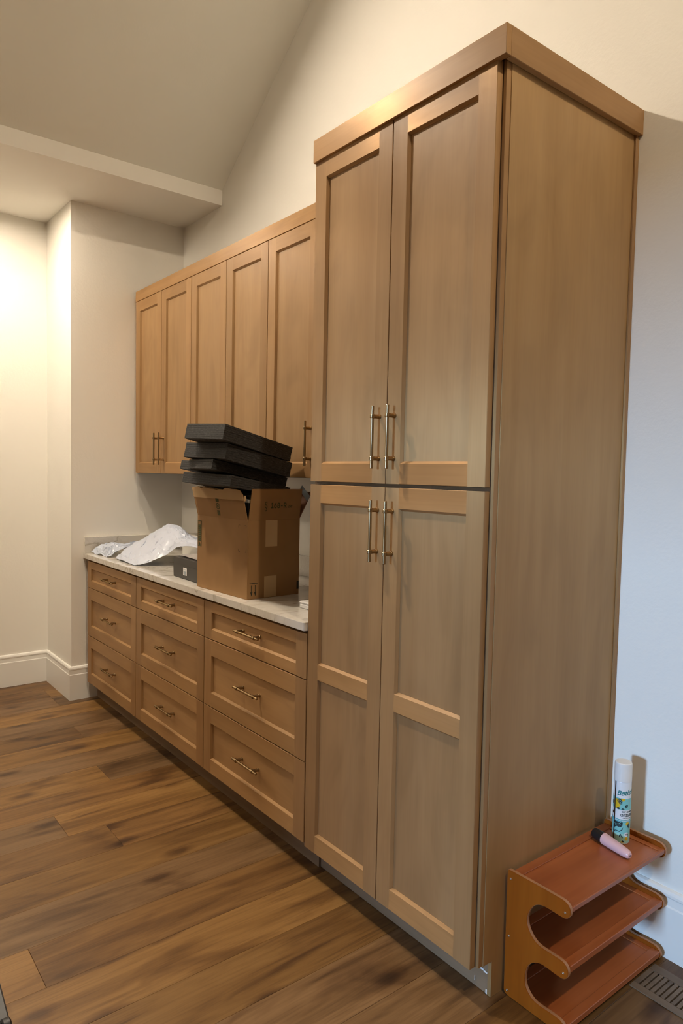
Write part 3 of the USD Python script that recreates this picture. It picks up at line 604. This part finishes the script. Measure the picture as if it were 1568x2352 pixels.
obj('lid', bx(0, .30, 0, .13, .110, .130, .002), 'white_card', cd); obj('band', bx(.001, .299, .001, .129, .1035, .1098, .001), 'green_card', cd, label='green band'); obj('body', bx(.004, .296, .004, .126, 0, .1033, .001), 'white_card', cd)

# small white box by the tall cabinet
wb = thing('white_box', 'small white plastic box with a lid seam beside the tall cabinet', 'box', (-1.035, -.517, ZW), (0, 0, 3))
obj('lid', bx(0, .095, 0, .070, .0190, .028, .004), 'white_plastic', wb, 30); obj('body', bx(.0006, .0944, .0006, .0694, 0, .0184, .004), 'white_plastic', wb, 30)

# ---------------------------------------------------------------- three-tier shelf beside the tall cabinet
sh = thing('tier_shelf', 'low three-tier cherry wood shelf standing against the tall cabinet side', 'shelf', (0.009, 0, 0))
def spline(pts, n=6):
    """Catmull-Rom through the points."""
    p = np.array(pts, float); out = []
    for i in range(len(p) - 1):
        a, b, c, e = p[max(i - 1, 0)], p[i], p[i + 1], p[min(i + 2, len(p) - 1)]
        for t in np.linspace(0, 1, n, endpoint=False):
            out.append(.5 * ((2 * b) + (c - a) * t + (2 * a - 5 * b + 4 * c - e) * t ** 2 + (3 * b - a - 3 * c + e) * t ** 3))
    return out + [p[-1]]
def arm(zt): # outer end of an arm whose top edge is at zt
    return [(.150, zt), (.180, zt - .001), (.194, zt - .008), (.200, zt - .020), (.198, zt - .034), (.188, zt - .044), (.172, zt - .047)]
outl = [(.006, .358)] + spline([(.03, .358), (.10, .359)] + arm(.359) + [(.125, .313), (.100, .306), (.082, .288), (.070, .258), (.072, .233), (.087, .211), (.110, .199), (.150, .198)])
outl += spline([(.150, .198)] + arm(.198)[1:] + [(.125, .153), (.100, .146), (.080, .128), (.070, .100), (.070, .070), (.082, .050), (.105, .038), (.150, .039)])
outl += spline([(.150, .039)] + [(.180, .038), (.194, .030), (.200, .018), (.196, .006), (.188, .001)]) + [(.012, .001), (.003, .005), (0, .012), (0, .350), (.002, .356)]
pp = Polygon(outl).buffer(0)
def end_panel(y): return axes(chamfered_extrude(pp, .012, .0018), (1, 0, 0), (0, 0, 1), (0, 1, 0), (0, y, 0))
Y0, Y1 = -.524, -.030
ring = pp.buffer(.0004).difference(pp.buffer(-.002))
for yy in (Y0, Y1 - .012):
    ep = obj('end_panel', end_panel(yy), 'cherry_panel', sh, 25)
    obj('edge_band', axes(extrude(ring, .0085), (1, 0, 0), (0, 0, 1), (0, 1, 0), (0, yy + .00175, 0)), 'ply_edge', ep, 25)
ya, yb = Y0 + .0122, Y1 - .0122
for zt, frontrail in ((.345, False), (.184, True), (.0265, True)):
    s = obj('shelf_board', bx(.004, .196, ya, yb, zt - .014, zt - .003, .001), 'cherry_shelf', sh)
    xf = .196 if not frontrail else .172
    obj('back_rail', bx(.002, .030, ya, yb, zt - .003, zt, .0008), 'cherry_shelf', s)
    obj('end_rail', bx(.0302, xf, yb - .020, yb, zt - .003, zt, .0008), 'cherry_shelf', s); obj('end_rail', bx(.0302, xf, ya, ya + .020, zt - .003, zt, .0008), 'cherry_shelf', s)
    if frontrail: obj('front_rail', bx(.1722, .1985, ya, yb, zt - .014, zt + .003, .0015), 'cherry_shelf', s)
    else: obj('front_rail', bx(.190, .1985, ya, yb, zt - .014, zt - .0005, .0015), 'cherry_shelf', s)
for y, sgn in ((Y0, -1), (Y1, 1)):
    for x, z in ((.012, .335), (.185, .329), (.012, .172), (.186, .169), (.012, .016)):
        m = lathe([(0, 0), (.0034, 0), (.0030, .0009), (.0012, .0012), (0, .0006)], 14)
        obj('screw', axes(m, (1, 0, 0), (0, 0, 1), (0, sgn, 0), (x, y, z)), 'steel', sh)

# spray can: printed label wrapped round the tin
CR, CX, CY, CZ = .0250, .098, -.098, .3424
can = thing('spray_can', 'white and teal floral dry shampoo spray can standing on the top shelf', 'spray can', (CX, CY, CZ))
obj('body', lathe([(0, 0), (.0225, 0), (.0240, .0015), (CR, .004), (CR, .188), (.0243, .190), (0, .190)], 48), 'can_white', can, 30)
obj('cap', lathe([(0, .1905), (.0252, .1905), (.0254, .192), (.0250, .240), (.0242, .2445), (.0225, .2465), (0, .2470)], 48), 'white_plastic', can, 30)
VIEW = math.atan2(CP[1] - CY, CP[0] - CX)                               # the label faces the room
FACE = math.radians(-44)
def wrap(polys, r, m, name, depth=.0002):
    """Polygons in (arc length, height), laid on the tin."""
    ms = []
    for g in polys:
        for q in getattr(g, 'geoms', [g]):
            if q.is_empty or q.geom_type != 'Polygon': continue
            for k in range(int(math.floor(q.bounds[0] / .003)), int(math.ceil(q.bounds[2] / .003))):
                c = q.intersection(sbox(k * .003, -1, (k + 1) * .003, 1))
                for u in getattr(c, 'geoms', [c]):
                    if u.geom_type == 'Polygon' and u.area > 1e-9:
                        e = extrude(u, depth); v = e.vertices.copy(); th = FACE + v[:, 0] / r
                        e.vertices = np.stack([(r + v[:, 2]) * np.cos(th), (r + v[:, 2]) * np.sin(th), v[:, 1]], 1); ms.append(e)
    obj(name, cat_(*ms), m, can)
def text_poly(s, h, bold=False, shear=0.0):
    m = meshkit.text_mesh(s, h, .001, bold); f = m.faces[np.abs(m.face_normals[:, 2] + 1) < 1e-3]
    p = unary_union([Polygon(m.vertices[t][:, :2]).buffer(1e-6) for t in f]); p = affinity.translate(p, -p.bounds[0], 0)
    return affinity.skew(p, xs=math.degrees(math.atan(shear))) if shear else p
HALF = math.pi * CR * .999
def prints(polys, r, m, name):
    for g in polys: wrap([g], r, m, name)
prints([sbox(-HALF, .006, HALF, .070), sbox(-HALF, .106, HALF, .1415)], CR + .0001, 'can_teal', 'label_band')
prints([sbox(-HALF, .069, HALF, .077)], CR + .0003, 'print_blue', 'label_band')
prints([sbox(-HALF, .0045, HALF, .033)], CR + .0002, 'can_mint', 'label_band')
def leaf(cx, cy, L, W, rot, cuts=3):
    a = [(t * L, W * math.sin(math.pi * t) * (1 - .35 * t)) for t in np.linspace(0, 1, 12)]; b = [(t * L, -W * .55 * math.sin(math.pi * t)) for t in np.linspace(1, 0, 12)]
    p = Polygon(a + b).buffer(0)
    for i in range(cuts):
        o = (i - (cuts - 1) / 2) * W * .42
        p = p.difference(LineString([(t * L, o * math.sin(math.pi * t) + .1 * W) for t in np.linspace(-.02 if i % 2 else .06, .93, 10)]).buffer(W * .06))
    return affinity.translate(affinity.rotate(p, rot, origin=(0, 0)), cx, cy)
LB = sbox(-1, .006, 1, .1410)
ye = [affinity.scale(Point(-.0225, .123).buffer(.0110), 1, 1.35), Point(-.005, .139).buffer(.006), Point(.012, .064).buffer(.006), Point(.010, .018).buffer(.0055), Point(-.003, .007).buffer(.004)]
prints([g.intersection(LB) for g in ye], CR + .0004, 'print_yellow', 'label_print')
dk = [leaf(-.0235, .1385, .024, .0105, -42), leaf(.004, .112, .013, .006, 62, 2), leaf(-.0225, .107, .012, .0045, 18, 1), leaf(-.009, .1075, .010, .004, 8, 1), leaf(-.042, .115, .016, .007, 60, 2),
      Polygon([(-.031, .0685), (-.003, .0685), (-.004, .057), (-.010, .0525), (-.020, .0535), (-.028, .047), (-.031, .042)]), leaf(.016, .050, .018, .007, 80, 2), leaf(-.011, .022, .012, .003, 70, 0), leaf(-.002, .020, .010, .003, 110, 0), leaf(.004, .008, .010, .003, 150, 0), leaf(.0115, .025, .007, .003, 30, 0)]
prints([g.intersection(LB) for g in dk] + [LineString([(-.031, .034), (-.022, .040), (-.012, .039), (-.004, .046), (-.002, .056)]).buffer(.0009)], CR + .0005, 'print_dark', 'label_print')
prints([LineString([(-.031, .040), (-.022, .045), (-.013, .044), (-.006, .049), (-.003, .056)]).buffer(.0018), LineString([(-.029, .061), (-.020, .060), (-.014, .063), (-.009, .068)]).buffer(.0005), LineString([(-.029, .057), (-.019, .056), (-.012, .059)]).buffer(.0004)] + [Point(x, z).buffer(.0006) for x, z in ((-.009, .061), (-.006, .057), (-.011, .055))], CR + .0007, 'can_teal', 'label_print')
prints([Point(.0092, .031).buffer(.0066)], CR + .0006, 'can_white', 'label_badge')
for w_, h_, bo, shr, x_, z_, rot, r_, m_ in (('Batiste', .0135, True, .38, -.0195, .1500, 6, .0003, 'print_teal'), ('DRY SHAMPOO', .0042, True, 0, -.0060, .0985, 0, .0003, 'print_dark'), ('ORIGINAL', .0080, True, 0, -.0105, .0862, 0, .0003, 'print_dark'),
                          ('clean & classic', .0028, False, 0, -.0040, .0808, 0, .0003, 'print_dark'), ('NEW', .0036, True, 0, .0048, .0298, 0, .0009, 'print_dark'), ('INSTANT HAIR REFRESH', .0030, True, 0, -.0270, .0718, 0, .0006, 'can_white')):
    wrap([affinity.translate(affinity.rotate(text_poly(w_, h_, bo, shr), rot, origin=(0, 0)), x_, z_)], CR + r_, m_, 'lettering')
prints([sbox(-.0320, .010, -.0275, .189), sbox(-.0390, .088, -.0285, .096)], CR + .0008, 'print_brown', 'label_stripe')

# pale pink hair trimmer lying on the top shelf
p0, p1 = np.array([.040, -.150, 0]), np.array([.176, -.180, 0]); ax = (p1 - p0) / np.linalg.norm(p1 - p0)
tr = thing('hair_trimmer', 'pale pink pen-shaped trimmer with a black cap lying on the top shelf', 'trimmer', (p0[0], p0[1], .3433 + .0171), (0, 1.6, math.degrees(math.atan2(ax[1], ax[0]))))
def lay(prof): return axes(lathe(prof, 36), (0, 0, -1), (0, 1, 0), (1, 0, 0))
obj('body', lay([(0, .040), (.0165, .040), (.0170, .0415), (.0168, .055), (.0158, .080), (.0146, .105), (.0132, .122), (.0115, .132), (.0080, .1375), (0, .1392)]), 'pink_plastic', tr, 40)
obj('cap', lay([(0, 0), (.0105, .0004), (.0138, .003), (.0152, .008), (.0158, .020), (.0164, .0395), (0, .0396)]), 'black_plastic', tr, 40)
obj('charging_port', bx(.1368, .1398, -.0035, .0035, -.0012, .0018, .0005), 'black_plastic', tr)
obj('button', bx(.1335, .137, -.008, -.0045, -.003, .003, .001), 'can_teal', tr)

# ---------------------------------------------------------------- wood floor vent
fv = thing('floor_vent', 'wooden floor register with narrow dark slots set in the floor by the baseboard', 'floor vent', (VX0, VY0, 0))
VW, VD = VX1 - VX0, VY1 - VY0
obj('duct', cat_(bx(.004, VW - .004, .006, VD - .006, -.151, -.150), bx(.0042, .0055, .0062, VD - .0062, -.150, -.0122), bx(VW - .0055, VW - .0042, .0062, VD - .0062, -.150, -.0122), bx(.0042, VW - .0042, .0062, .0075, -.150, -.0122), bx(.0042, VW - .0042, VD - .0075, VD - .0062, -.150, -.0122)), 'black_plastic', fv)
sx0, pitch, sw_, n = .004, .01478, .0042, 25
yA, yB = .018, VD - .022
wood('vent_wood', 'x', (0.16, 0.115, 0.075), (0.11, 0.075, 0.048), (0.20, 0.145, 0.098), rough=0.5, bump=.1)
obj('frame', bx(-.010, VW + .006, -.008, yA, .0002, .0035, .001), 'vent_wood', fv); obj('frame', bx(-.010, VW + .006, yB, VD + .010, .0002, .0035, .001), 'vent_wood', fv)
for i in range(n + 1):
    a = sx0 + (i - 1) * pitch + sw_ if i else -.010
    b = sx0 + i * pitch if i < n else VW + .006
    obj('slat', bx(a, b, yA + .0002, yB - .0002, -.006, .0034, .0006), 'vent_wood', fv)

# wheeled stand foot at the lower left edge of the picture
ft = thing('stand_foot', 'black wheeled foot of a stand at the lower left edge of the floor', 'stand', (-.650, -1.662, 0))
obj('wheel', axes(lathe([(0, -.011), (.019, -.011), (.0225, -.007), (.0225, .007), (.019, .011), (0, .011)], 28), (1, 0, 0), (0, 0, 1), (0, -1, 0), (0.0, 0, .0226)), 'black_plastic', ft, 35)
obj('leg', cat_(trimesh.Trimesh(np.vstack([bx(-.038, -.020, -.026, .012, .012, .034, .004).vertices, bx(-.150, -.120, -.026, .012, .040, .066, .004).vertices])).convex_hull, bx(-.030, .004, -.019, -.0118, .016, .044, .003)), 'grey_plastic', ft, 35)
